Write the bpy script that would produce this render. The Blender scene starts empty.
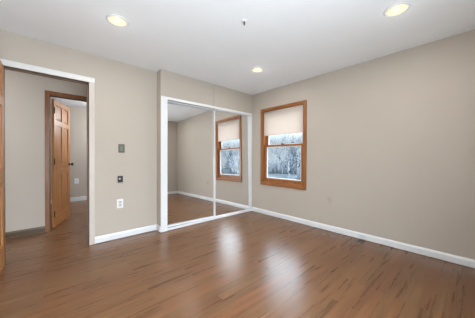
import bpy, bmesh, math, random
from mathutils import Vector, Matrix

scene = bpy.context.scene
COL = scene.collection
random.seed(7)

# ---------------------------------------------------------------- camera
CAM_H = 1.1253
F_PX, YAW, ROLL, PITCH = 214.616, 0.7362969, 0.0032142, -0.0068659
def cam_axis(v):
    x, y = v[0], v[2]
    c, s = math.cos(ROLL), math.sin(ROLL)
    x, y = c*x - s*y, s*x + c*y
    f = v[1]
    c, s = math.cos(PITCH), math.sin(PITCH)
    f, y = c*f - s*y, s*f + c*y
    c, s = math.cos(YAW), math.sin(YAW)
    return Vector((c*x + s*f, -s*x + c*f, y))
cam_data = bpy.data.cameras.new('camera')
cam = bpy.data.objects.new('camera', cam_data)
COL.objects.link(cam)
r_, u_, f_ = cam_axis((1, 0, 0)), cam_axis((0, 0, 1)), cam_axis((0, 1, 0))
m = Matrix((r_, u_, -f_)).transposed().to_4x4()
m.translation = Vector((0, 0, CAM_H))
cam.matrix_world = m
cam_data.sensor_fit = 'HORIZONTAL'
cam_data.sensor_width = 36.0
cam_data.lens = 36.0*F_PX/475.0
cam_data.clip_start = 0.03
scene.camera = cam

# ---------------------------------------------------------------- world, lights, exposure
scene.view_settings.view_transform = 'Standard'
scene.view_settings.look = 'None'
scene.view_settings.gamma = 1.0
scene.view_settings.use_curve_mapping = False
scene.view_settings.exposure = 0.0

world = bpy.data.worlds.new('winter_sky')
scene.world = world
world.use_nodes = True
wn = world.node_tree
bg = wn.nodes['Background']
tc = wn.nodes.new('ShaderNodeTexCoord')
nz = wn.nodes.new('ShaderNodeTexNoise')
nz.inputs['Scale'].default_value = 2.2
nz.inputs['Detail'].default_value = 4
rmp = wn.nodes.new('ShaderNodeValToRGB')
rmp.color_ramp.elements[0].position = 0.35
rmp.color_ramp.elements[0].color = (0.72, 0.86, 1.0, 1)
rmp.color_ramp.elements[1].position = 0.65
rmp.color_ramp.elements[1].color = (0.92, 0.96, 1.0, 1)
wn.links.new(tc.outputs['Generated'], nz.inputs['Vector'])
wn.links.new(nz.outputs['Fac'], rmp.inputs['Fac'])
wn.links.new(rmp.outputs['Color'], bg.inputs['Color'])
# overcast sky: dimmer at the horizon, bright overhead
spz = wn.nodes.new('ShaderNodeSeparateXYZ')
wn.links.new(tc.outputs['Generated'], spz.inputs['Vector'])
grad = wn.nodes.new('ShaderNodeMapRange'); grad.interpolation_type = 'SMOOTHSTEP'
grad.inputs['From Min'].default_value = 0.05; grad.inputs['From Max'].default_value = 0.38
grad.inputs['To Min'].default_value = 0.68; grad.inputs['To Max'].default_value = 10.5
wn.links.new(spz.outputs['Z'], grad.inputs['Value'])
wn.links.new(grad.outputs['Result'], bg.inputs['Strength'])

def area_light(name, loc, direction, sx, sy, power, color):
    d = bpy.data.lights.new(name, 'AREA')
    d.shape = 'RECTANGLE'; d.size = sx; d.size_y = sy
    d.energy = power; d.color = color
    o = bpy.data.objects.new(name, d)
    o.location = loc
    o.rotation_euler = Vector(direction).to_track_quat('-Z', 'Y').to_euler()
    COL.objects.link(o)
    return o
def point_light(name, loc, power, color, radius=0.12):
    d = bpy.data.lights.new(name, 'POINT')
    d.energy = power; d.color = color; d.shadow_soft_size = radius
    o = bpy.data.objects.new(name, d)
    o.location = loc
    COL.objects.link(o)
    return o
# added fill light, set in the made-up window opening behind the camera
area_light('back_opening_fill', (0.25, -0.50, 1.40), (-0.15, 1, 0.0), 1.7, 1.4, 11, (0.93, 0.97, 1.0))
# added upward fill from the same opening, brightens the ceiling
area_light('back_opening_up_fill', (0.25, -0.54, 0.95), (-0.06, 1, 0.80), 1.8, 0.9, 82, (0.85, 0.94, 1.0))
# unseen fill lights added to brighten the hall and the room beyond it
point_light('hall_fill', (-1.05, 3.85, 1.9), 10, (0.96, 0.97, 1.0))
point_light('far_room_fill', (1.5, 5.6, 1.9), 55, (0.97, 0.98, 1.0))
DOWNLIGHT_W = 8.0

# ---------------------------------------------------------------- materials
def new_mat(name):
    mt = bpy.data.materials.new(name)
    mt.use_nodes = True
    nt = mt.node_tree
    return mt, nt, nt.nodes['Principled BSDF']
def paint(name, col, rough=0.6, noise=0.03, scale=6.0, bump=0.0, bscale=180, metal=0.0, spec=0.5):
    mt, nt, b = new_mat(name)
    t = nt.nodes.new('ShaderNodeTexCoord')
    n = nt.nodes.new('ShaderNodeTexNoise'); n.inputs['Scale'].default_value = scale
    n.inputs['Detail'].default_value = 3
    nt.links.new(t.outputs['Object'], n.inputs['Vector'])
    r = nt.nodes.new('ShaderNodeValToRGB')
    r.color_ramp.elements[0].position = 0.3; r.color_ramp.elements[1].position = 0.7
    r.color_ramp.elements[0].color = tuple(c*(1-noise) for c in col) + (1,)
    r.color_ramp.elements[1].color = tuple(min(1, c*(1+noise)) for c in col) + (1,)
    nt.links.new(n.outputs['Fac'], r.inputs['Fac'])
    nt.links.new(r.outputs['Color'], b.inputs['Base Color'])
    b.inputs['Roughness'].default_value = rough
    b.inputs['Metallic'].default_value = metal
    b.inputs['Specular IOR Level'].default_value = spec
    if bump:
        n2 = nt.nodes.new('ShaderNodeTexNoise'); n2.inputs['Scale'].default_value = bscale
        nt.links.new(t.outputs['Object'], n2.inputs['Vector'])
        bp = nt.nodes.new('ShaderNodeBump'); bp.inputs['Strength'].default_value = bump
        bp.inputs['Distance'].default_value = 0.002
        nt.links.new(n2.outputs['Fac'], bp.inputs['Height'])
        nt.links.new(bp.outputs['Normal'], b.inputs['Normal'])
    return mt
def wood(name, dark, light, rough=0.4, stretch=(14, 14, 1.2), scale=2.2):
    mt, nt, b = new_mat(name)
    t = nt.nodes.new('ShaderNodeTexCoord')
    mp = nt.nodes.new('ShaderNodeMapping'); mp.inputs['Scale'].default_value = stretch
    nt.links.new(t.outputs['Object'], mp.inputs['Vector'])
    n = nt.nodes.new('ShaderNodeTexNoise'); n.inputs['Scale'].default_value = scale
    n.inputs['Detail'].default_value = 6; n.inputs['Distortion'].default_value = 0.6
    nt.links.new(mp.outputs['Vector'], n.inputs['Vector'])
    r = nt.nodes.new('ShaderNodeValToRGB')
    r.color_ramp.elements[0].position = 0.3; r.color_ramp.elements[1].position = 0.72
    r.color_ramp.elements[0].color = dark + (1,); r.color_ramp.elements[1].color = light + (1,)
    nt.links.new(n.outputs['Fac'], r.inputs['Fac'])
    nt.links.new(r.outputs['Color'], b.inputs['Base Color'])
    b.inputs['Roughness'].default_value = rough
    return mt
def floor_material():
    mt, nt, b = new_mat('oak_strip_floor')
    N, L = nt.nodes.new, nt.links.new
    t = N('ShaderNodeTexCoord')
    br = N('ShaderNodeTexBrick')
    br.offset = 0.37; br.offset_frequency = 2; br.squash = 1.0
    br.inputs['Scale'].default_value = 1.0
    br.inputs['Brick Width'].default_value = 1.05
    br.inputs['Row Height'].default_value = 0.070
    br.inputs['Mortar Size'].default_value = 0.0011
    br.inputs['Mortar Smooth'].default_value = 0.3
    br.inputs['Bias'].default_value = 0.0
    br.inputs['Color1'].default_value = (0.0, 0.0, 0.0, 1)
    br.inputs['Color2'].default_value = (1.0, 1.0, 1.0, 1)
    br.inputs['Mortar'].default_value = (0.5, 0.5, 0.5, 1)
    L(t.outputs['Object'], br.inputs['Vector'])
    # grain, shifted from board to board
    sep = N('ShaderNodeSeparateColor'); L(br.outputs['Color'], sep.inputs['Color'])
    add = N('ShaderNodeVectorMath'); add.operation = 'MULTIPLY_ADD'
    cx = N('ShaderNodeCombineXYZ')
    L(sep.outputs['Red'], cx.inputs['X']); L(sep.outputs['Red'], cx.inputs['Z'])
    L(cx.outputs['Vector'], add.inputs[0]); add.inputs[1].default_value = (7.3, 0, 11.0)
    L(t.outputs['Object'], add.inputs[2])
    mp = N('ShaderNodeMapping'); mp.inputs['Scale'].default_value = (0.9, 16, 1)
    L(add.outputs['Vector'], mp.inputs['Vector'])
    n = N('ShaderNodeTexNoise'); n.inputs['Scale'].default_value = 1.6
    n.inputs['Detail'].default_value = 5; n.inputs['Roughness'].default_value = 0.55
    n.inputs['Distortion'].default_value = 0.15
    L(mp.outputs['Vector'], n.inputs['Vector'])
    gr = N('ShaderNodeValToRGB')
    gr.color_ramp.elements[0].position = 0.20; gr.color_ramp.elements[1].position = 0.74
    gr.color_ramp.elements[0].color = FLOOR_DARK + (1,); gr.color_ramp.elements[1].color = FLOOR_LIGHT + (1,)
    L(n.outputs['Fac'], gr.inputs['Fac'])
    # short dark pores of the oak, finer than the grain
    mpf = N('ShaderNodeMapping'); mpf.inputs['Scale'].default_value = (3, 75, 1)
    L(add.outputs['Vector'], mpf.inputs['Vector'])
    nf = N('ShaderNodeTexNoise'); nf.inputs['Scale'].default_value = 1.0; nf.inputs['Detail'].default_value = 4
    L(mpf.outputs['Vector'], nf.inputs['Vector'])
    pr = N('ShaderNodeMapRange'); pr.inputs['From Min'].default_value = 0.3; pr.inputs['From Max'].default_value = 0.7
    pr.inputs['To Min'].default_value = 0.86; pr.inputs['To Max'].default_value = 1.12
    L(nf.outputs['Fac'], pr.inputs['Value'])
    tone = N('ShaderNodeMapRange')
    tone.inputs['To Min'].default_value = 0.86; tone.inputs['To Max'].default_value = 1.14
    L(sep.outputs['Red'], tone.inputs['Value'])
    mul = N('ShaderNodeVectorMath'); mul.operation = 'SCALE'
    tp = N('ShaderNodeMath'); tp.operation = 'MULTIPLY'
    L(tone.outputs['Result'], tp.inputs[0]); L(pr.outputs['Result'], tp.inputs[1])
    hue = N('ShaderNodeVectorMath'); hue.operation = 'MULTIPLY'
    hr = N('ShaderNodeValToRGB')          # some boards redder, some yellower
    hr.color_ramp.elements[0].color = (1.01, 0.97, 0.95, 1); hr.color_ramp.elements[1].color = (0.98, 1.07, 1.05, 1)
    hm = N('ShaderNodeMath'); hm.operation = 'FRACT'
    hx = N('ShaderNodeMath'); hx.operation = 'MULTIPLY'; hx.inputs[1].default_value = 5.7
    L(sep.outputs['Red'], hx.inputs[0]); L(hx.outputs['Value'], hm.inputs[0]); L(hm.outputs['Value'], hr.inputs['Fac'])
    L(gr.outputs['Color'], hue.inputs[0]); L(hr.outputs['Color'], hue.inputs[1])
    L(hue.outputs['Vector'], mul.inputs[0]); L(tp.outputs['Value'], mul.inputs['Scale'])
    mx = N('ShaderNodeMix'); mx.data_type = 'RGBA'
    mf = N('ShaderNodeMath'); mf.operation = 'MULTIPLY'; mf.inputs[1].default_value = 0.3
    L(br.outputs['Fac'], mf.inputs[0]); L(mf.outputs['Value'], mx.inputs['Factor'])
    L(mul.outputs['Vector'], mx.inputs['A']); mx.inputs['B'].default_value = (0.05, 0.028, 0.018, 1)
    # small dark spot by the box on the right baseboard
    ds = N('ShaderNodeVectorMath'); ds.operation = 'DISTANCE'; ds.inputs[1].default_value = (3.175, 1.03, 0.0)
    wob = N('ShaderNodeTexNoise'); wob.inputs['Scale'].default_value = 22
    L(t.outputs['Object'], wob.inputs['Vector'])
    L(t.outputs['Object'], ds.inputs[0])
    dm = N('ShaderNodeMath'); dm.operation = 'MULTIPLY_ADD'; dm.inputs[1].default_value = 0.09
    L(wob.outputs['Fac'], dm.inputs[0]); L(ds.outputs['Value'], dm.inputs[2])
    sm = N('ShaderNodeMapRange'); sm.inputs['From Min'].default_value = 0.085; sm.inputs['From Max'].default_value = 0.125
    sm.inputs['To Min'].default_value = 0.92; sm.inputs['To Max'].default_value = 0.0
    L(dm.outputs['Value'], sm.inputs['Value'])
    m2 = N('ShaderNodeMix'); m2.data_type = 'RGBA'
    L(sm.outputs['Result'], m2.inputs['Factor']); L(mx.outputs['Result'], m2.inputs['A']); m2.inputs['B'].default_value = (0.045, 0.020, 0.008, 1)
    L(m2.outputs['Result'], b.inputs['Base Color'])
    rr = N('ShaderNodeMapRange')
    rr.inputs['To Min'].default_value = 0.25; rr.inputs['To Max'].default_value = 0.31
    L(n.outputs['Fac'], rr.inputs['Value']); L(rr.outputs['Result'], b.inputs['Roughness'])
    bp = N('ShaderNodeBump'); bp.inputs['Strength'].default_value = 0.05; bp.inputs['Distance'].default_value = 0.002
    inv = N('ShaderNodeMath'); inv.operation = 'SUBTRACT'
    L(n.outputs['Fac'], inv.inputs[0]); L(br.outputs['Fac'], inv.inputs[1])
    L(inv.outputs['Value'], bp.inputs['Height']); L(bp.outputs['Normal'], b.inputs['Normal'])
    return mt
FLOOR_DARK = (0.102, 0.041, 0.015)
FLOOR_LIGHT = (0.212, 0.096, 0.041)
M = {}
M['wall'] = paint('beige_wall_paint', (0.500, 0.453, 0.398), 0.75, 0.012, 3, 0.06, spec=0.2)
M['ceiling'] = paint('white_ceiling_paint', (0.87, 0.915, 0.955), 0.85, 0.01, 3, 0.08, spec=0.1)
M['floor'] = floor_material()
M['trim'] = paint('white_gloss_trim', (0.77, 0.80, 0.825), 0.35, 0.01, 8)
M['head_trim'] = paint('dimmed_white_casing_paint', (0.70, 0.715, 0.715), 0.4, 0.01, 8)  # same white paint as the trim, darkened against the upward fill light
M['cream_trim'] = paint('beige_casing', (0.56, 0.515, 0.465), 0.4, 0.01, 8)  # uprights in a darker beige than the head casing
M['track'] = paint('white_enamel_metal', (0.80, 0.82, 0.845), 0.3, 0.01, 8)
M['casing_wood'] = wood('honey_oak_casing', (0.225, 0.073, 0.016), (0.38, 0.150, 0.042), 0.35)
M['casing_wood_h'] = wood('honey_oak_rail', (0.225, 0.073, 0.016), (0.38, 0.150, 0.042), 0.35, (14, 1.2, 14))
M['dark_wood'] = wood('brown_hall_casing', (0.15, 0.050, 0.013), (0.26, 0.098, 0.029), 0.4)
M['shaded_jamb'] = wood('shaded_hall_jamb', (0.075, 0.030, 0.012), (0.13, 0.055, 0.022), 0.45)  # casing brown made darker, the jamb's shade put into its colour
M['jamb_wood'] = wood('dark_brown_jamb', (0.14, 0.09, 0.062), (0.20, 0.135, 0.095), 0.45)
M['base_wood'] = wood('brown_hall_baseboard', (0.065, 0.040, 0.018), (0.115, 0.072, 0.034), 0.45, (1.2, 14, 14))
M['door_wood'] = wood('pine_door', (0.37, 0.150, 0.042), (0.55, 0.25, 0.083), 0.4)
M['door_wood_h'] = wood('pine_door_rail', (0.37, 0.150, 0.042), (0.55, 0.25, 0.083), 0.4, (1.2, 14, 14))
M['bronze'] = paint('dark_bronze', (0.035, 0.028, 0.022), 0.4, 0.05, 20, metal=0.7)
M['white_plastic'] = paint('white_plastic', (0.80, 0.81, 0.82), 0.4, 0.01, 20)
M['grey_plastic'] = paint('pale_grey_plastic', (0.50, 0.53, 0.55), 0.45, 0.02, 20)
M['pale_plastic'] = paint('pale_bluish_plastic', (0.72, 0.75, 0.78), 0.45, 0.02, 20)
M['slot'] = paint('dark_slot', (0.06, 0.06, 0.06), 0.6, 0.02, 20)
M['green_plate'] = paint('grey_green_plate', (0.105, 0.12, 0.09), 0.45, 0.05, 30)
M['green_light'] = paint('pale_grey_green', (0.165, 0.18, 0.145), 0.45, 0.04, 30)
M['black'] = paint('black_plastic', (0.018, 0.02, 0.022), 0.4, 0.05, 30)
M['beige_plate'] = paint('beige_painted_plate', (0.47, 0.425, 0.37), 0.55, 0.02, 20)
M['metal'] = paint('dull_grey_metal', (0.11, 0.11, 0.11), 0.4, 0.05, 30, metal=0.5)
M['closet'] = paint('closet_paint', (0.55, 0.5, 0.44), 0.8, 0.01, 4)
M['seam'] = paint('panel_seam', (0.30, 0.26, 0.22), 0.8, 0.02, 8)
M['bark'] = paint('winter_bark', (0.105, 0.118, 0.135), 0.9, 0.2, 6)
M['snow'] = paint('grey_winter_ground', (0.052, 0.060, 0.068), 0.9, 0.35, 0.6, 0.0, spec=0.0)
M['needles'] = paint('blue_green_needles', (0.03, 0.055, 0.065), 0.9, 0.35, 4)

def mirror_mat():
    mt, nt, b = new_mat('silvered_mirror')
    t = nt.nodes.new('ShaderNodeTexCoord')
    n = nt.nodes.new('ShaderNodeTexNoise'); n.inputs['Scale'].default_value = 2
    nt.links.new(t.outputs['Object'], n.inputs['Vector'])
    mr = nt.nodes.new('ShaderNodeMapRange'); mr.inputs['To Min'].default_value = 0.0; mr.inputs['To Max'].default_value = 0.012
    nt.links.new(n.outputs['Fac'], mr.inputs['Value'])
    nt.links.new(mr.outputs['Result'], b.inputs['Roughness'])
    b.inputs['Base Color'].default_value = (0.93, 0.935, 0.935, 1)
    b.inputs['Metallic'].default_value = 1.0
    return mt
M['mirror'] = mirror_mat()
def glass_mat():
    mt = bpy.data.materials.new('window_glass'); mt.use_nodes = True
    nt = mt.node_tree; nt.nodes.clear()
    o = nt.nodes.new('ShaderNodeOutputMaterial')
    tr = nt.nodes.new('ShaderNodeBsdfTransparent'); tr.inputs['Color'].default_value = (0.93, 0.96, 0.97, 1)
    gl = nt.nodes.new('ShaderNodeBsdfGlossy'); gl.inputs['Roughness'].default_value = 0.02
    lw = nt.nodes.new('ShaderNodeLayerWeight'); lw.inputs['Blend'].default_value = 0.5
    pw = nt.nodes.new('ShaderNodeMath'); pw.operation = 'POWER'; pw.inputs[1].default_value = 5.0
    nt.links.new(lw.outputs['Facing'], pw.inputs[0])
    fr = nt.nodes.new('ShaderNodeMapRange'); fr.inputs['To Min'].default_value = 0.006; fr.inputs['To Max'].default_value = 0.6
    nt.links.new(pw.outputs['Value'], fr.inputs['Value'])
    mx = nt.nodes.new('ShaderNodeMixShader')
    nt.links.new(fr.outputs['Result'], mx.inputs['Fac'])
    nt.links.new(tr.outputs['BSDF'], mx.inputs[1]); nt.links.new(gl.outputs['BSDF'], mx.inputs[2])
    nt.links.new(mx.outputs['Shader'], o.inputs['Surface'])
    return mt
M['glass'] = glass_mat()
def shade_mat():
    mt, nt, b = new_mat('ivory_shade_fabric')
    b.inputs['Base Color'].default_value = (0.86, 0.79, 0.73, 1)
    b.inputs['Roughness'].default_value = 0.9
    t = nt.nodes.new('ShaderNodeTexCoord')
    w = nt.nodes.new('ShaderNodeTexWave'); w.inputs['Scale'].default_value = 160; w.bands_direction = 'Z'
    nt.links.new(t.outputs['Object'], w.inputs['Vector'])
    bp = nt.nodes.new('ShaderNodeBump'); bp.inputs['Strength'].default_value = 0.05; bp.inputs['Distance'].default_value = 0.001
    nt.links.new(w.outputs['Fac'], bp.inputs['Height']); nt.links.new(bp.outputs['Normal'], b.inputs['Normal'])
    tl = nt.nodes.new('ShaderNodeBsdfTranslucent'); tl.inputs['Color'].default_value = (0.72, 0.64, 0.585, 1)
    mx = nt.nodes.new('ShaderNodeMixShader'); mx.inputs['Fac'].default_value = 0.5
    o = nt.nodes['Material Output']
    nt.links.new(b.outputs['BSDF'], mx.inputs[1]); nt.links.new(tl.outputs['BSDF'], mx.inputs[2])
    nt.links.new(mx.outputs['Shader'], o.inputs['Surface'])
    return mt
M['shade'] = shade_mat()
def emit_mat(name, col, s):
    mt, nt, b = new_mat(name)
    b.inputs['Base Color'].default_value = (0.15, 0.15, 0.15, 1)
    b.inputs['Emission Color'].default_value = col + (1,)
    b.inputs['Emission Strength'].default_value = s
    return mt
M['lamp'] = emit_mat('warm_lamp_lens', (1.0, 0.87, 0.52), 1.0)

# ---------------------------------------------------------------- mesh helpers
class MB:
    def __init__(self): self.bm = bmesh.new()
    def box(self, x0, x1, y0, y1, z0, z1, bevel=0.0):
        b = bmesh.new()
        bmesh.ops.create_cube(b, size=1.0)
        bmesh.ops.scale(b, vec=(abs(x1-x0), abs(y1-y0), abs(z1-z0)), verts=b.verts)
        bmesh.ops.translate(b, vec=((x0+x1)/2, (y0+y1)/2, (z0+z1)/2), verts=b.verts)
        if bevel:
            bmesh.ops.bevel(b, geom=b.edges[:], offset=bevel, segments=2, affect='EDGES', profile=0.5)
        self.merge(b); return self
    def merge(self, b):
        me = bpy.data.meshes.new('tmp'); b.to_mesh(me); b.free()
        self.bm.from_mesh(me); bpy.data.meshes.remove(me)
    def prism(self, pts, axis, a0, a1):
        """outline pts (2D) swept from a0 to a1 along axis 'x' (pts = y,z) , 'y' (pts = x,z) or 'z' (pts = x,y)"""
        def P(p, a):
            return {'x': (a, p[0], p[1]), 'y': (p[0], a, p[1]), 'z': (p[0], p[1], a)}[axis]
        v0 = [self.bm.verts.new(P(p, a0)) for p in pts]; v1 = [self.bm.verts.new(P(p, a1)) for p in pts]
        n = len(pts)
        fs = [self.bm.faces.new(v0), self.bm.faces.new(v1[::-1])]
        for i in range(n):
            fs.append(self.bm.faces.new((v0[i], v1[i], v1[(i+1) % n], v0[(i+1) % n])))
        bmesh.ops.recalc_face_normals(self.bm, faces=fs)
        return self
    def lathe(self, prof, origin, axis='z', seg=32, smooth=True):
        """prof = (radius, height) list"""
        o = Vector(origin); rings = []
        for r, hh in prof:
            ring = []
            for k in range(seg):
                a = 2*math.pi*k/seg
                p = (r*math.cos(a), r*math.sin(a), hh)
                p = {'z': p, 'y': (p[0], p[2], p[1]), 'x': (p[2], p[0], p[1])}[axis]
                ring.append(self.bm.verts.new(o+Vector(p)))
            rings.append(ring)
        fs = []
        for a, b in zip(rings, rings[1:]):
            for k in range(seg):
                fs.append(self.bm.faces.new((a[k], a[(k+1) % seg], b[(k+1) % seg], b[k])))
        fs.append(self.bm.faces.new(rings[0][::-1])); fs.append(self.bm.faces.new(rings[-1]))
        for f in fs[:-2]: f.smooth = smooth
        bmesh.ops.recalc_face_normals(self.bm, faces=fs)
        return self
    def tube(self, pts, radii, seg=8):
        rings = []
        for i, p in enumerate(pts):
            p = Vector(p)
            d = (Vector(pts[min(i+1, len(pts)-1)]) - Vector(pts[max(i-1, 0)])).normalized()
            up = Vector((0, 0, 1)) if abs(d.z) < 0.9 else Vector((1, 0, 0))
            a = d.cross(up).normalized(); b = d.cross(a)
            rings.append([self.bm.verts.new(p + radii[i]*(math.cos(2*math.pi*k/seg)*a + math.sin(2*math.pi*k/seg)*b)) for k in range(seg)])
        for r0, r1 in zip(rings, rings[1:]):
            for k in range(seg):
                f = self.bm.faces.new((r0[k], r0[(k+1) % seg], r1[(k+1) % seg], r1[k])); f.smooth = True
        self.bm.faces.new(rings[0][::-1]); self.bm.faces.new(rings[-1])
        return self
    def build(self, name, mat, parent=None, offset=None):
        me = bpy.data.meshes.new(name)
        if offset is not None:
            bmesh.ops.translate(self.bm, vec=[-c for c in offset], verts=self.bm.verts)
        self.bm.to_mesh(me); self.bm.free()
        me.materials.append(mat)
        o = bpy.data.objects.new(name, me)
        COL.objects.link(o)
        if parent is not None: o.parent = parent
        return o
def tag(o, label=None, cat=None, group=None, kind=None):
    if label: o['label'] = label
    if cat: o['category'] = cat
    if group: o['group'] = group
    if kind: o['kind'] = kind
    return o
def empty(name, loc, rz=0.0):
    o = bpy.data.objects.new(name, None)
    o.location = loc; o.rotation_euler = (0, 0, rz); o.empty_display_size = 0.1
    COL.objects.link(o)
    return o
def struct(name, mb, mat, label=None, cat=None):
    return tag(mb.build(name, mat), label, cat, kind='structure')
def copy_tree(o, parent=None):
    c = o.copy(); COL.objects.link(c)
    if parent is not None: c.parent = parent
    for ch in list(o.children): copy_tree(ch, c)
    return c

# ---------------------------------------------------------------- room measures (metres)
H = 2.44
XR, YC, YT = 3.263, 3.152, 3.296            # right wall, closet front, left part of that wall
XL, YB = -0.95, -0.43                       # left wall, wall behind the camera
XS = 1.303                                  # closet side (return)
WT = 0.12
DX0, DX1, DZ = -0.304, 0.434, 2.074         # doorway to the hall
YH = 4.305                                  # hall far wall
HX0, HX1 = 0.075, 0.845                      # doorway of the far room
HZ = 2.058
YF = 6.78                                   # far wall of the far room
WY0, WY1, WZ0, WZ1 = 1.935, 2.843, 0.635, 2.045   # opening of the right window
TRIM = 0.0

# ---- floor, ceiling
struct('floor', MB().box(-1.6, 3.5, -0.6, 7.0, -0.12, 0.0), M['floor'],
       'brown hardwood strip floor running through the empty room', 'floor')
struct('ceiling', MB().box(XL-0.2, XR+0.14, YB-0.14, YH+0.14, H, H+0.1), M['ceiling'],
       'flat white ceiling of the empty room', 'ceiling')
struct('ceiling_far', MB().box(-1.5, 3.3, YH+0.14, YF+0.14, 2.39, 2.5), M['ceiling'],
       'white ceiling of the room beyond the hall', 'ceiling')

# ---- walls
w = MB()
w.box(XR, XR+WT, YB-WT, WY0, 0, H).box(XR, XR+WT, WY1, 4.0, 0, H)
w.box(XR, XR+WT, WY0, WY1, 0, WZ0).box(XR, XR+WT, WY0, WY1, WZ1, H)
struct('wall_right', w, M['wall'], 'beige wall with the wood window', 'wall')
w = MB()
w.box(XL, DX0-0.02, YT, YT+WT, 0, H).box(DX1+0.02, XS+0.05, YT, YT+WT, 0, H).box(DX0-0.02, DX1+0.02, YT, YT+WT, DZ+0.02, H)
struct('wall_left_front', w, M['wall'], 'beige wall between the hall doorway and the closet', 'wall')
w = MB()
w.box(XS, XS+0.09, YC, 3.92, 0, H)
w.box(XS+0.09, 2.277, YC, YC+0.10, 2.03, H)
w.box(2.285, XR, YC, YC+0.10, 2.03, H)
struct('wall_closet', w, M['wall'], 'beige panelled wall above the mirrored closet doors', 'wall')
struct('trim_1', MB().box(2.270, 2.292, YC+0.012, YC+0.03, 2.05, H-0.001), M['seam'], 'thin vertical seam in the panel above the closet', 'trim')
struct('wall_closet_back', MB().box(XS+0.09, XR, 3.90, 3.98, 0, H), M['closet'], 'back of the closet', 'wall')
w = MB()
BX0, BX1, BZ0, BZ1 = -0.7, 1.2, 0.30, 2.10  # window opening added to hold the fill lights
w.box(XL-WT, BX0, YB-WT, YB, 0, H).box(BX1, XR+WT, YB-WT, YB, 0, H).box(BX0, BX1, YB-WT, YB, 0, BZ0).box(BX0, BX1, YB-WT, YB, BZ1, H)
struct('wall_back', w, M['wall'], 'beige wall behind the camera seen in the mirror', 'wall')
struct('wall_left', MB().box(XL-WT, XL, YB-WT, YT+WT, 0, H), M['wall'], 'beige wall left of the camera', 'wall')
# hall and far room
w = MB()
w.box(-1.5, HX0-0.018, YH, YH+WT, 0, H).box(HX1+0.018, 3.3, YH, YH+WT, 0, H).box(HX0-0.018, HX1+0.018, YH, YH+WT, HZ+0.018, H)
struct('wall_hall', w, M['wall'], 'beige hall wall with the wood door frame', 'wall')
struct('wall_hall_left', MB().box(-1.6, -1.5, YT, YF, 0, H), M['wall'], 'left end of the hall', 'wall')
struct('wall_hall_right', MB().box(1.25, XS, YT+WT, YH, 0, H), M['wall'], 'right end of the hall', 'wall')
struct('wall_far', MB().box(-1.5, 3.3, YF, YF+WT, 0, H), M['wall'], 'far beige wall of the room beyond the hall', 'wall')
struct('wall_far_right', MB().box(3.3, 3.4, YH, YF+WT, 0, H), M['wall'], 'right wall of the room beyond the hall', 'wall')

# ---- baseboards
def base_profile(h=0.088, t=0.014):
    return [(0, 0.007), (t, 0.007), (t, h-0.022), (t*0.75, h-0.010), (t*0.4, h), (0, h)]
def baseboard_x(name, x0, x1, y, mat, label, h=0.088):       # on a wall facing -Y
    struct(name, MB().prism([(y-a, z) for a, z in base_profile(h)], 'x', x0, x1), mat, label, 'baseboard')
def baseboard_y(name, y0, y1, x, mat, label, sgn=-1, h=0.088):
    struct(name, MB().prism([(x+sgn*a, z) for a, z in base_profile(h)], 'y', y0, y1), mat, label, 'baseboard')
baseboard_y('baseboard_right', YB, YC-0.002, XR, M['trim'], 'long white baseboard under the wood window')
baseboard_x('baseboard_left', DX1+0.062, XS, YT, M['trim'], 'white baseboard between doorway and closet')
baseboard_y('baseboard_closet', YC-0.004, YT-0.013, XS, M['trim'], 'short white baseboard on the closet side')
struct('baseboard_back', MB().prism([(YB+a, z) for a, z in base_profile()], 'x', XL, XR), M['trim'], 'white baseboard seen in the mirror', 'baseboard')
baseboard_x('baseboard_hall', -1.5, HX0-0.055, YH, M['base_wood'], 'brown wood baseboard along the hall wall', 0.092)
baseboard_x('baseboard_far', -1.5, 3.3, YF, M['trim'], 'white baseboard on the far wall beyond the hall', 0.11)

# ---- doorway to the hall: white casing, brown jamb
c = MB()
c.box(DX0-0.055, DX1+0.062, YT-0.017, YT, DZ, DZ+0.062, 0.003)
struct('trim_2', c, M['head_trim'], 'white head casing above the hall doorway', 'trim')
c = MB()
c.box(DX1, DX1+0.062, YT-0.016, YT, 0, DZ-0.0005, 0.003)
c.box(DX0-0.055, DX0, YT-0.016, YT, 0, DZ-0.0005, 0.003)
struct('trim_8', c, M['cream_trim'], 'beige upright casings beside the hall doorway', 'trim')
c = MB()
c.box(DX1, DX1+0.018, YT-0.004, YT+WT+0.004, 0, DZ+0.018).box(DX0-0.018, DX0, YT-0.004, YT+WT+0.004, 0, DZ+0.018)
c.box(DX0, DX1, YT-0.004, YT+WT+0.004, DZ, DZ+0.018)
c.box(DX1-0.013, DX1, YT+0.055, YT+0.09, 0, DZ).box(DX0, DX1, YT+0.055, YT+0.09, DZ-0.011, DZ)
struct('trim_3', c, M['jamb_wood'], 'dark brown jamb inside the hall doorway', 'trim')
# ---- doorway of the far room: brown casing and jamb
c = MB()
c.box(HX0-0.055, HX0, YH-0.017, YH, 0, HZ+0.06, 0.004).box(HX1, HX1+0.052, YH-0.017, YH, 0, HZ+0.06, 0.004)
c.box(HX0, HX1, YH-0.017, YH, HZ, HZ+0.06, 0.004)
struct('trim_4', c, M['dark_wood'], 'brown wood casing of the far room doorway', 'trim')
c = MB()
c.box(HX0-0.016, HX0, YH-0.003, YH+WT, 0, HZ+0.016).box(HX1, HX1+0.016, YH-0.003, YH+WT, 0, HZ+0.016)
c.box(HX0, HX1, YH-0.003, YH+WT, HZ, HZ+0.016)
c.box(HX0, HX0+0.011, YH+0.03, YH+0.07, 0, HZ).box(HX0, HX1, YH+0.03, YH+0.07, HZ-0.011, HZ)
struct('trim_9', c, M['shaded_jamb'], 'brown jamb inside the far room doorway, its shade painted in', 'trim')

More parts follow.
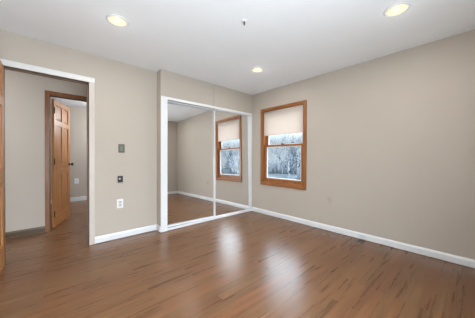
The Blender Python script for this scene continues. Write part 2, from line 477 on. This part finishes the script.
# ---- six panel wood doors
def panel_door(name, loc, rz, width, height, label, knob_side):
    """hinge line at the origin, leaf along +X, thickness along Y"""
    root = empty(name, loc, rz)
    T = 0.035
    z0, zt = 0.008, height
    rails = [(z0, 0.235), (0.845, 1.02), (1.635, 1.72), (1.965, zt)]
    sw, cw = 0.098, 0.092
    xm0, xm1 = (width-cw)/2, (width+cw)/2
    for a, b in ((0, sw), (width-sw, width)):
        MB().box(a, b, -T/2, T/2, z0, zt, 0.002).build('stile', M['door_wood'], root)
    for a, b in rails:
        MB().box(sw, width-sw, -T/2, T/2, a, b, 0.002).build('rail', M['door_wood_h'], root)
    for (_, b0), (a1, _) in zip(rails, rails[1:]):
        MB().box(xm0, xm1, -T/2, T/2, b0, a1, 0.002).build('mullion', M['door_wood'], root)
        for x0, x1 in ((sw, xm0), (xm1, width-sw)):
            p = MB()
            p.box(x0, x1, -0.003, 0.003, b0, a1)
            g = 0.034
            for s in (-1, 1):      # raised field with sloping edges
                ya, yb = s*0.003, s*0.0105
                o_ = [(x0+0.008, b0+0.008), (x1-0.008, b0+0.008), (x1-0.008, a1-0.008), (x0+0.008, a1-0.008)]
                i_ = [(x0+g, b0+g), (x1-g, b0+g), (x1-g, a1-g), (x0+g, a1-g)]
                vo = [p.bm.verts.new((x, ya, z)) for x, z in o_]; vi = [p.bm.verts.new((x, yb, z)) for x, z in i_]
                fs = [p.bm.faces.new(vi), p.bm.faces.new(vo[::-1])]
                for k in range(4): fs.append(p.bm.faces.new((vo[k], vo[(k+1) % 4], vi[(k+1) % 4], vi[k])))
                bmesh.ops.recalc_face_normals(p.bm, faces=fs)
            p.build('panel', M['door_wood'], root)
    kx = width-0.062
    for s in ((-1, 1) if knob_side else ()):
        k = MB().lathe([(0.031, 0), (0.031, s*0.006), (0.012, s*0.010), (0.011, s*0.030), (0.024, s*0.040), (0.029, s*0.052), (0.025, s*0.063), (0.010, s*0.068)],
                       (kx, s*T/2, 0.99), 'y', 24)
        tag(k.build('door_knob', M['bronze'], root), 'dark bronze knob')
    for hz in (0.22, 1.05, 1.86):
        hg = MB().box(-0.012, 0.022, -T/2-0.003, -T/2+0.001, hz-0.045, hz+0.045)
        hg.lathe([(0.007, -0.05), (0.007, 0.05)], (-0.006, -T/2-0.005, hz), 'z', 12)
        tag(hg.build('hinge', M['bronze'], root), 'dark metal hinge')
    return tag(root, label, 'door', kind='structure')
# far room door, swung into the far room; its free edge away from us
far_dir = Vector((0.382-0.134, 5.214-4.488, 0)).normalized()
ang = math.atan2(far_dir.y, far_dir.x)
nrm = Vector((far_dir.y, -far_dir.x, 0))
hp = Vector((0.133, 4.452, 0)) - nrm*0.0175
panel_door('door_2', hp, ang, 0.772, 2.045, 'light pine panelled door standing open beyond the hall', 1)
# near door, swung into this room along the left edge
panel_door('door_1', (-0.298-0.0175, 3.262, 0), math.radians(-91.5), 0.715, 2.062, 'honey wood panelled door standing open at the left edge', 0)

# ---- closet: casings, tracks, two sliding mirror doors
CL, CT = 1.406, 2.004
c = MB()
c.box(XS+0.001, CL, YC-0.014, YC, 0, 2.045, 0.003)
struct('trim_5', c, M['trim'], 'wide white casing left of the mirrored closet', 'trim')
c = MB()
c.box(3.228, XR-0.001, YC-0.012, YC, 0, 2.045, 0.003)
c.box(3.220, 3.228, YC-0.004, YC+0.10, 0, 2.03, 0.002)
struct('trim_6', c, M['trim'], 'narrow white casing right of the mirrored closet in the corner', 'trim')
c = MB()
c.box(CL-0.03, 3.228, YC-0.012, YC+0.006, CT, 2.045, 0.004)
c.box(CL-0.03, 3.228, YC+0.006, YC+0.10, 2.028, 2.045)
c.box(CL-0.012, CL, YC-0.004, YC+0.10, 0.0, CT)
tag(c.build('closet_track', M['track']), 'white metal header track above the mirrored closet doors', 'closet track', kind='structure')
c = MB()
c.box(CL-0.002, 3.228, YC-0.012, YC+0.004, 0.004, 0.038, 0.003)
c.box(CL-0.002, 3.220, YC+0.004, YC+0.10, 0.002, 0.010)
tag(c.build('closet_sill_track', M['track']), 'white metal floor track under the mirrored closet doors', 'closet track', kind='structure')

def mirror_door(label, cx, ym, yaw, tilt, half, z0, z1, stiles):
    n = Vector((math.sin(yaw), -math.cos(yaw), math.sin(tilt))).normalized()
    root = empty('sliding_mirror_door', (cx, ym, 1.0))
    zax = (Vector((0, 0, 1)) - n*n.z).normalized()
    xax = zax.cross(n)*-1.0
    if xax.x < 0: xax = -xax
    yax = zax.cross(xax)          # points away from the room
    mm = Matrix((xax, yax, zax)).transposed().to_4x4(); mm.translation = Vector((cx, ym, 1.0))
    root.matrix_world = mm
    a, b = z0-1.0, z1-1.0
    MB().box(-half, half, 0.0, 0.006, a, b).build('mirror', M['mirror'], root)
    MB().box(-half, half, 0.0065, 0.012, a, b).build('backing', M['closet'], root)
    for s in (-1, 1):
        if stiles[(s+1)//2]:
            MB().box(s*half-0.0075, s*half+0.0075, -0.006, 0.014, a, b, 0.003).build('frame_stile', M['track'], root)
    MB().box(-half, half, -0.005, 0.013, b-0.014, b+0.006, 0.003).build('frame_rail', M['track'], root)
    MB().box(-half, half, -0.005, 0.013, a-0.006, a+0.014, 0.003).build('frame_rail', M['track'], root)
    return tag(root, label, 'closet door')
mirror_door('left mirrored sliding closet door, reflecting bare walls and floor', 1.869, 3.2322, -0.0207, 0.0147, 0.468, 0.03, 2.015, (1, 0))
mirror_door('right mirrored sliding closet door, reflecting the wood window', 2.774, 3.1940, -0.0223, 0.0124, 0.434, 0.03, 2.015, (1, 1))

# ---- window in the right wall
win = empty('window_1', (XR, (WY0+WY1)/2, 0))
tag(win, 'honey wood double hung window in the right wall', 'window', kind='structure')
WO = (XR, (WY0+WY1)/2, 0)
def wpart(mb, name, mat, parent=win): return mb.build(name, mat, parent, offset=WO)
CW = 0.052
c = MB()
for y0, y1 in ((WY0-CW, WY0), (WY1, WY1+CW)):
    c.box(XR-0.018, XR, y0, y1, WZ0-0.052, WZ1+0.045, 0.004)
wpart(c, 'side_casing', M['casing_wood'])
wpart(MB().box(XR-0.018, XR, WY0, WY1, WZ1, WZ1+0.045, 0.004), 'head_casing', M['casing_wood_h'])
wpart(MB().box(XR-0.020, XR, WY0, WY1, WZ0-0.052, WZ0, 0.004), 'apron', M['casing_wood_h'])
c = MB()
c.box(XR-0.002, XR+0.11, WY0, WY0+0.016, WZ0, WZ1).box(XR-0.002, XR+0.11, WY1-0.016, WY1, WZ0, WZ1)
c.box(XR+0.074, XR+0.086, WY0+0.016, WY0+0.03, WZ0, WZ1).box(XR+0.074, XR+0.086, WY1-0.03, WY1-0.016, WZ0, WZ1)
wpart(c, 'side_jamb', M['casing_wood'])
wpart(MB().box(XR-0.002, XR+0.11, WY0+0.016, WY1-0.016, WZ1-0.016, WZ1), 'head_jamb', M['casing_wood_h'])
s = MB(); s.prism([(XR-0.010, WZ0-0.004), (XR+0.13, WZ0-0.004), (XR+0.13, WZ0+0.018), (XR+0.02, WZ0+0.026), (XR-0.010, WZ0+0.022)], 'y', WY0+0.016, WY1-0.016)
wpart(s, 'sill', M['casing_wood_h'])
def sash(x0, x1, z0, z1, top, bot, st=0.050):
    y0, y1 = WY0+0.018, WY1-0.018
    f = MB()
    f.box(x0, x1, y0, y0+st, z0, z1, 0.003).box(x0, x1, y1-st, y1, z0, z1, 0.003)
    f.box(x0, x1, y0+st, y1-st, z1-top, z1, 0.003).box(x0, x1, y0+st, y1-st, z0, z0+bot, 0.003)
    fr = wpart(f, 'sash', M['casing_wood'])
    xm = (x0+x1)/2
    bd = MB(); t = 0.014
    ya, yb, za, zb = y0+st, y1-st, z0+bot, z1-top
    bd.box(xm-0.010, xm+0.010, ya, ya+t, za, zb).box(xm-0.010, xm+0.010, yb-t, yb, za, zb)
    bd.box(xm-0.010, xm+0.010, ya+t, yb-t, za, za+t).box(xm-0.010, xm+0.010, ya+t, yb-t, zb-t, zb)
    o = bd.build('glazing_bead', M['white_plastic'], fr, offset=WO)
    tag(o, 'white glazing bead')
    MB().box(xm-0.002, xm+0.002, ya+t, yb-t, za+t, zb-t).build('pane', M['glass'], fr, offset=WO)
    return fr
lower = sash(XR+0.030, XR+0.066, WZ0+0.026, 1.372, 0.036, 0.062)
upper = sash(XR+0.078, XR+0.108, 1.335, WZ1-0.018, 0.045, 0.036)
lk = MB().box(XR+0.022, XR+0.052, 2.36, 2.42, 1.372, 1.384, 0.003).lathe([(0.010, 0), (0.008, 0.012)], (XR+0.036, 2.39, 1.384), 'z', 16)
tag(lk.build('sash_lock', M['bronze'], lower, offset=WO), 'dark metal sash lock')

# roller shade in the upper half of the window
sh = empty('roller_shade', (XR+0.012, (WY0+WY1)/2, 1.56))
tag(sh, 'ivory fabric shade pulled halfway down in the wood window', 'shade')
SO = (XR+0.012, (WY0+WY1)/2, 1.56)
MB().box(XR+0.0105, XR+0.0125, WY0+0.019, WY1-0.019, 1.575, WZ1-0.05).build('shade_fabric', M['shade'], sh, offset=SO)
MB().box(XR+0.006, XR+0.017, WY0+0.019, WY1-0.019, 1.556, 1.577, 0.003).build('bottom_bar', M['shade'], sh, offset=SO)
MB().lathe([(0.018, 0), (0.018, WY1-WY0-0.04)], (XR+0.020, WY0+0.020, WZ1-0.037), 'y', 24).build('roller', M['shade'], sh, offset=SO)

# ---- casing of the unseen window opening added behind the camera for the fill lights
c = MB()
c.box(BX0-0.05, BX0, YB, YB+0.018, BZ0-0.05, BZ1+0.05).box(BX1, BX1+0.05, YB, YB+0.018, BZ0-0.05, BZ1+0.05)
c.box(BX0, BX1, YB, YB+0.018, BZ1, BZ1+0.05).box(BX0, BX1, YB, YB+0.018, BZ0-0.05, BZ0)
struct('trim_7', c, M['casing_wood'], 'honey wood casing of the added, unseen window behind the camera', 'trim')

# ---------------------------------------------------------------- ceiling fixtures
def downlight(loc, label):
    root = empty('recessed_downlight', loc)
    MB().lathe([(0.096, 0.0), (0.096, -0.004), (0.090, -0.008), (0.076, -0.010), (0.074, -0.004), (0.074, 0.0)], (0, 0, 0), 'z', 40).build('trim_ring', M['trim'], root)
    MB().lathe([(0.074, -0.0041), (0.072, -0.0105), (0.055, -0.0118), (0.02, -0.0122)], (0, 0, 0), 'z', 40).build('lens', M['lamp'], root)
    d = bpy.data.lights.new('downlight_lamp', 'AREA')
    d.shape = 'DISK'; d.size = 0.14; d.energy = DOWNLIGHT_W; d.color = (1.0, 0.96, 0.90)
    point_light('downlight_glow', (loc[0], loc[1], loc[2]-0.05), 0.22, (1.0, 0.96, 0.90), 0.03)
    lo = bpy.data.objects.new('downlight_lamp', d); COL.objects.link(lo)
    lo.location = (loc[0], loc[1], loc[2]-0.016)
    return tag(root, label, 'ceiling light', 'recessed ceiling lights')
downlight((0.535, 2.315, H), 'round recessed ceiling light above the hall doorway')
downlight((2.32, 0.47, H), 'round recessed ceiling light nearest the camera, by the right wall')
downlight((2.375, 2.185, H), 'round recessed ceiling light in front of the closet corner')
sp = empty('sprinkler_head', (1.437, 1.495, H))
MB().lathe([(0.030, 0), (0.030, -0.003), (0.020, -0.005), (0.008, -0.006)], (0, 0, 0), 'z', 28).build('escutcheon', M['ceiling'], sp)
MB().lathe([(0.005, -0.0061), (0.005, -0.012), (0.009, -0.015), (0.009, -0.024), (0.004, -0.028), (0.004, -0.034), (0.008, -0.036), (0.008, -0.038)], (0, 0, 0), 'z', 20).build('fitting', M['metal'], sp)
tag(sp, 'small grey fitting hanging from the middle of the white ceiling', 'ceiling fitting')

# ---------------------------------------------------------------- wall plates
def outlet(name, origin, axis, label, plate_mat, face_mat, w=0.076, hgt=0.120, group=None, cat='outlet'):
    """duplex outlet; axis 'y' = wall facing -Y, 'x' = wall facing -X; origin = plate centre on the wall"""
    rz = 0 if axis == 'y' else math.radians(-90)
    root = empty(name, origin, rz)
    MB().box(-w/2, w/2, -0.006, 0, -hgt/2, hgt/2, 0.002).build('plate', plate_mat, root)
    for s in (-1, 1):
        rc = MB().box(-0.018, 0.018, -0.0085, -0.0059, s*0.021-0.0155, s*0.021+0.0155, 0.001).build('receptacle', face_mat, root)
        sl = MB().box(-0.009, -0.0065, -0.0090, -0.0080, s*0.021-0.003, s*0.021+0.008).box(0.0065, 0.009, -0.0090, -0.0080, s*0.021-0.003, s*0.021+0.008)
        sl.lathe([(0.0028, -0.0090), (0.0028, -0.0080)], (0, 0, s*0.021-0.009), 'y', 10)
        sl.build('slots', M['slot'], rc)
    MB().lathe([(0.0035, -0.0072), (0.0035, -0.0058)], (0, 0, 0), 'y', 12).build('screw', M['metal'], root)
    return tag(root, label, cat, group)
outlet('wall_outlet', (0.791, YT, 0.482), 'y', 'white duplex outlet low on the wall beside the hall doorway', M['white_plastic'], M['grey_plastic'], 0.080, 0.126)
outlet('wall_outlet', (XR, 1.498, 0.476), 'x', 'beige outlet low on the right wall under the window side', M['beige_plate'], M['beige_plate'], 0.072, 0.115)
outlet('wall_outlet', (0.632, YF, 0.515), 'y', 'white outlet on the far wall beyond the open pine door', M['white_plastic'], M['white_plastic'], 0.090, 0.135)

sw = empty('light_switch', (0.809, YT, 1.247))
MB().box(-0.040, 0.040, -0.006, 0, -0.059, 0.059, 0.003).build('plate', M['green_plate'], sw)
MB().box(-0.017, 0.017, -0.009, -0.0058, -0.034, 0.034, 0.002).build('rocker', M['green_light'], sw)
for s in (-1, 1):
    MB().lathe([(0.003, -0.0072), (0.003, -0.0058)], (0, 0, s*0.048), 'y', 12).build('screw', M['slot'], sw)
tag(sw, 'grey-green switch plate, topmost of the three plates beside the doorway', 'light switch')

bk = empty('wall_control', (0.793, YT, 0.822))
MB().box(-0.052, 0.050, -0.004, 0, -0.060, 0.056, 0.002).build('back_plate', M['beige_plate'], bk)
MB().box(-0.034, 0.030, -0.022, -0.0039, -0.046, 0.044, 0.004).build('control_body', M['black'], bk)
MB().lathe([(0.011, -0.030), (0.012, -0.0219)], (-0.012, 0, 0.006), 'y', 20).build('dial', M['grey_plastic'], bk)
tag(bk, 'small black wall control, middle of the three plates beside the doorway', 'wall control')

jk = empty('baseboard_jack', (XR-0.014, 1.025, 0.048))
MB().box(-0.016, 0, -0.034, 0.034, -0.034, 0.030, 0.003).build('jack_box', M['pale_plastic'], jk)
MB().box(-0.0175, -0.0155, -0.007, 0.007, -0.012, 0.002).build('socket', M['grey_plastic'], jk)
tag(jk, 'small pale grey box fixed to the white baseboard on the right', 'jack box')

hk = empty('wall_hook', (XR, 1.835, 2.128))
MB().lathe([(0.010, 0), (0.010, -0.003)], (0, 0, 0), 'x', 16).build('hook_plate', M['grey_plastic'], hk)
MB().tube([(-0.003, 0, 0), (-0.014, 0, -0.004), (-0.018, 0, -0.012), (-0.016, 0, -0.02), (-0.008, 0, -0.021)], [0.003]*5, 8).build('hook', M['grey_plastic'], hk)
tag(hk, 'tiny pale hook on the wall by the top right of the window', 'hook')

# ---------------------------------------------------------------- outside the right window
GZ = -0.75
g = MB()
N = 26
vs = [[g.bm.verts.new((XR+0.3+70*i/N, -40+95*j/N, GZ-0.012*(70*i/N)*0.3+0.15*math.sin(i*1.3)*math.cos(j*0.9)*(i > 1))) for j in range(N+1)] for i in range(N+1)]
for i in range(N):
    for j in range(N):
        f = g.bm.faces.new((vs[i][j], vs[i+1][j], vs[i+1][j+1], vs[i][j+1])); f.smooth = True
struct('ground', g, M['snow'], 'grey winter ground outside the window', 'ground')
def branch(mb, p, d, ln, r, depth, rng):
    pts, rad = [p.copy()], [r]
    q = p.copy(); dd = d.copy()
    for k in range(3):
        dd = (dd + Vector((rng.uniform(-.18, .18), rng.uniform(-.18, .18), 0.06))).normalized()
        q = q + dd*ln/3; pts.append(q.copy()); rad.append(r*(1-0.16*(k+1)))
    mb.tube(pts, rad, 6 if depth > 2 else 4)
    if depth == 0: return
    for k in range(3 if depth > 1 else 4):
        t = rng.uniform(0.45, 1.0); i = min(2, int(t*3))
        a = pts[i].lerp(pts[i+1], t*3-i) if t < 1 else pts[-1]
        ax = Vector((rng.uniform(-1, 1), rng.uniform(-1, 1), rng.uniform(-.2, .9))).normalized()
        nd = (dd*0.75 + ax*0.75).normalized()
        branch(mb, a, nd, ln*rng.uniform(0.55, 0.75), r*0.5, depth-1, rng)
def bare_tree(x, y, hgt, seed):
    rng = random.Random(seed)
    root = empty('bare_tree', (x, y, GZ-0.25))
    MB().tube([(0, 0, 0), (0.02, 0, hgt*0.15), (0.0, 0.03, hgt*0.32)], [hgt*0.024, hgt*0.018, hgt*0.015], 8).build('trunk', M['bark'], root)
    b = MB()
    for k in range(5):
        ax = Vector((math.cos(k*1.3+seed), math.sin(k*1.3+seed), 1.1)).normalized()
        branch(b, Vector((0, 0.02, hgt*(0.22+0.02*k))), ax, hgt*0.30, hgt*0.009, 3, rng)
    b.build('branches', M['bark'], root)
    return tag(root, 'bare leafless tree outside, seen through the window', 'tree', 'bare trees outside the window')
for i, (x, y, hh) in enumerate([(12, 8.2, 4.6), (17, 10.6, 5.6), (15, 3.0, 5.2), (13, -9.0, 4.8), (19, -17.5, 6.2), (12.5, -3.4, 5.0), (21, -9.6, 6.4)]):
    bare_tree(x, y, hh, i+3)
def thicket(cx, cy, length, hgt, seed, label, n=420):
    rng = random.Random(seed)
    b = MB()
    ux = Vector((-cy+3, cx-3, 0)).normalized() 
    for k in range(n):
        p = ux*rng.uniform(-length/2, length/2) + Vector((rng.uniform(-1, 1), rng.uniform(-1, 1), -0.4))
        hh = hgt*rng.uniform(0.45, 1.0)
        l1 = Vector((rng.uniform(-.35, .35), rng.uniform(-.35, .35), 0))*hh
        b.tube([p, p+l1*0.3+Vector((0, 0, hh*0.5)), p+l1+Vector((0, 0, hh+0.4))], [0.035, 0.025, 0.008], 3)
    o = b.build('thicket', M['bark'])
    o.location = (cx, cy, GZ)
    return tag(o, label, 'shrubs', kind='stuff')
thicket(21, 15.5, 16, 2.7, 5, 'bare winter shrubs outside, behind the panes of the wood window')
thicket(23, -20, 18, 2.8, 6, 'bare winter shrubs outside, glimpsed in the mirrored window')
def conifer(x, y, hgt, rad, seed):
    rng = random.Random(seed)
    root = empty('evergreen_tree', (x, y, GZ-0.35))
    MB().tube([(0, 0, 0), (0, 0, hgt*0.9)], [0.14, 0.04], 8).build('trunk', M['bark'], root)
    b = MB()
    tiers = 9
    for t in range(tiers):
        z = hgt*(0.10+0.9*t/tiers); r = rad*(1-0.93*t/tiers); nb = 11
        for k in range(nb):
            a = 2*math.pi*(k+rng.random()*0.6)/nb + t
            rr = r*rng.uniform(0.8, 1.1)
            d = Vector((math.cos(a), math.sin(a), 0)); s_ = Vector((-d.y, d.x, 0))*rr*0.26
            zt = z+hgt*0.10; zl = z-hgt*0.02
            p0 = Vector((0, 0, zt)); tip = d*rr+Vector((0, 0, zl))
            mid = d*rr*0.55+Vector((0, 0, (zt+zl)/2+0.02*hgt))
            v = [b.bm.verts.new(q) for q in (p0, mid+s_, tip, mid-s_, mid-Vector((0, 0, 0.08*hgt)))]
            for tri in ((0, 1, 2), (0, 2, 3), (0, 4, 1), (1, 4, 2), (2, 4, 3), (3, 4, 0)):
                b.bm.faces.new([v[q] for q in tri])
    b.build('foliage', M['needles'], root)
    return tag(root, 'dark blue-green evergreen outside, seen through the window', 'tree', 'evergreens outside the window')
for i, (x, y, hh, rr) in enumerate([(27, 15.5, 4.6, 1.7), (31, 20.5, 5.0, 1.8), (30, 26.5, 5.4, 1.9), (32, -34.5, 5.2, 1.9)]):
    conifer(x, y, hh, rr, i)
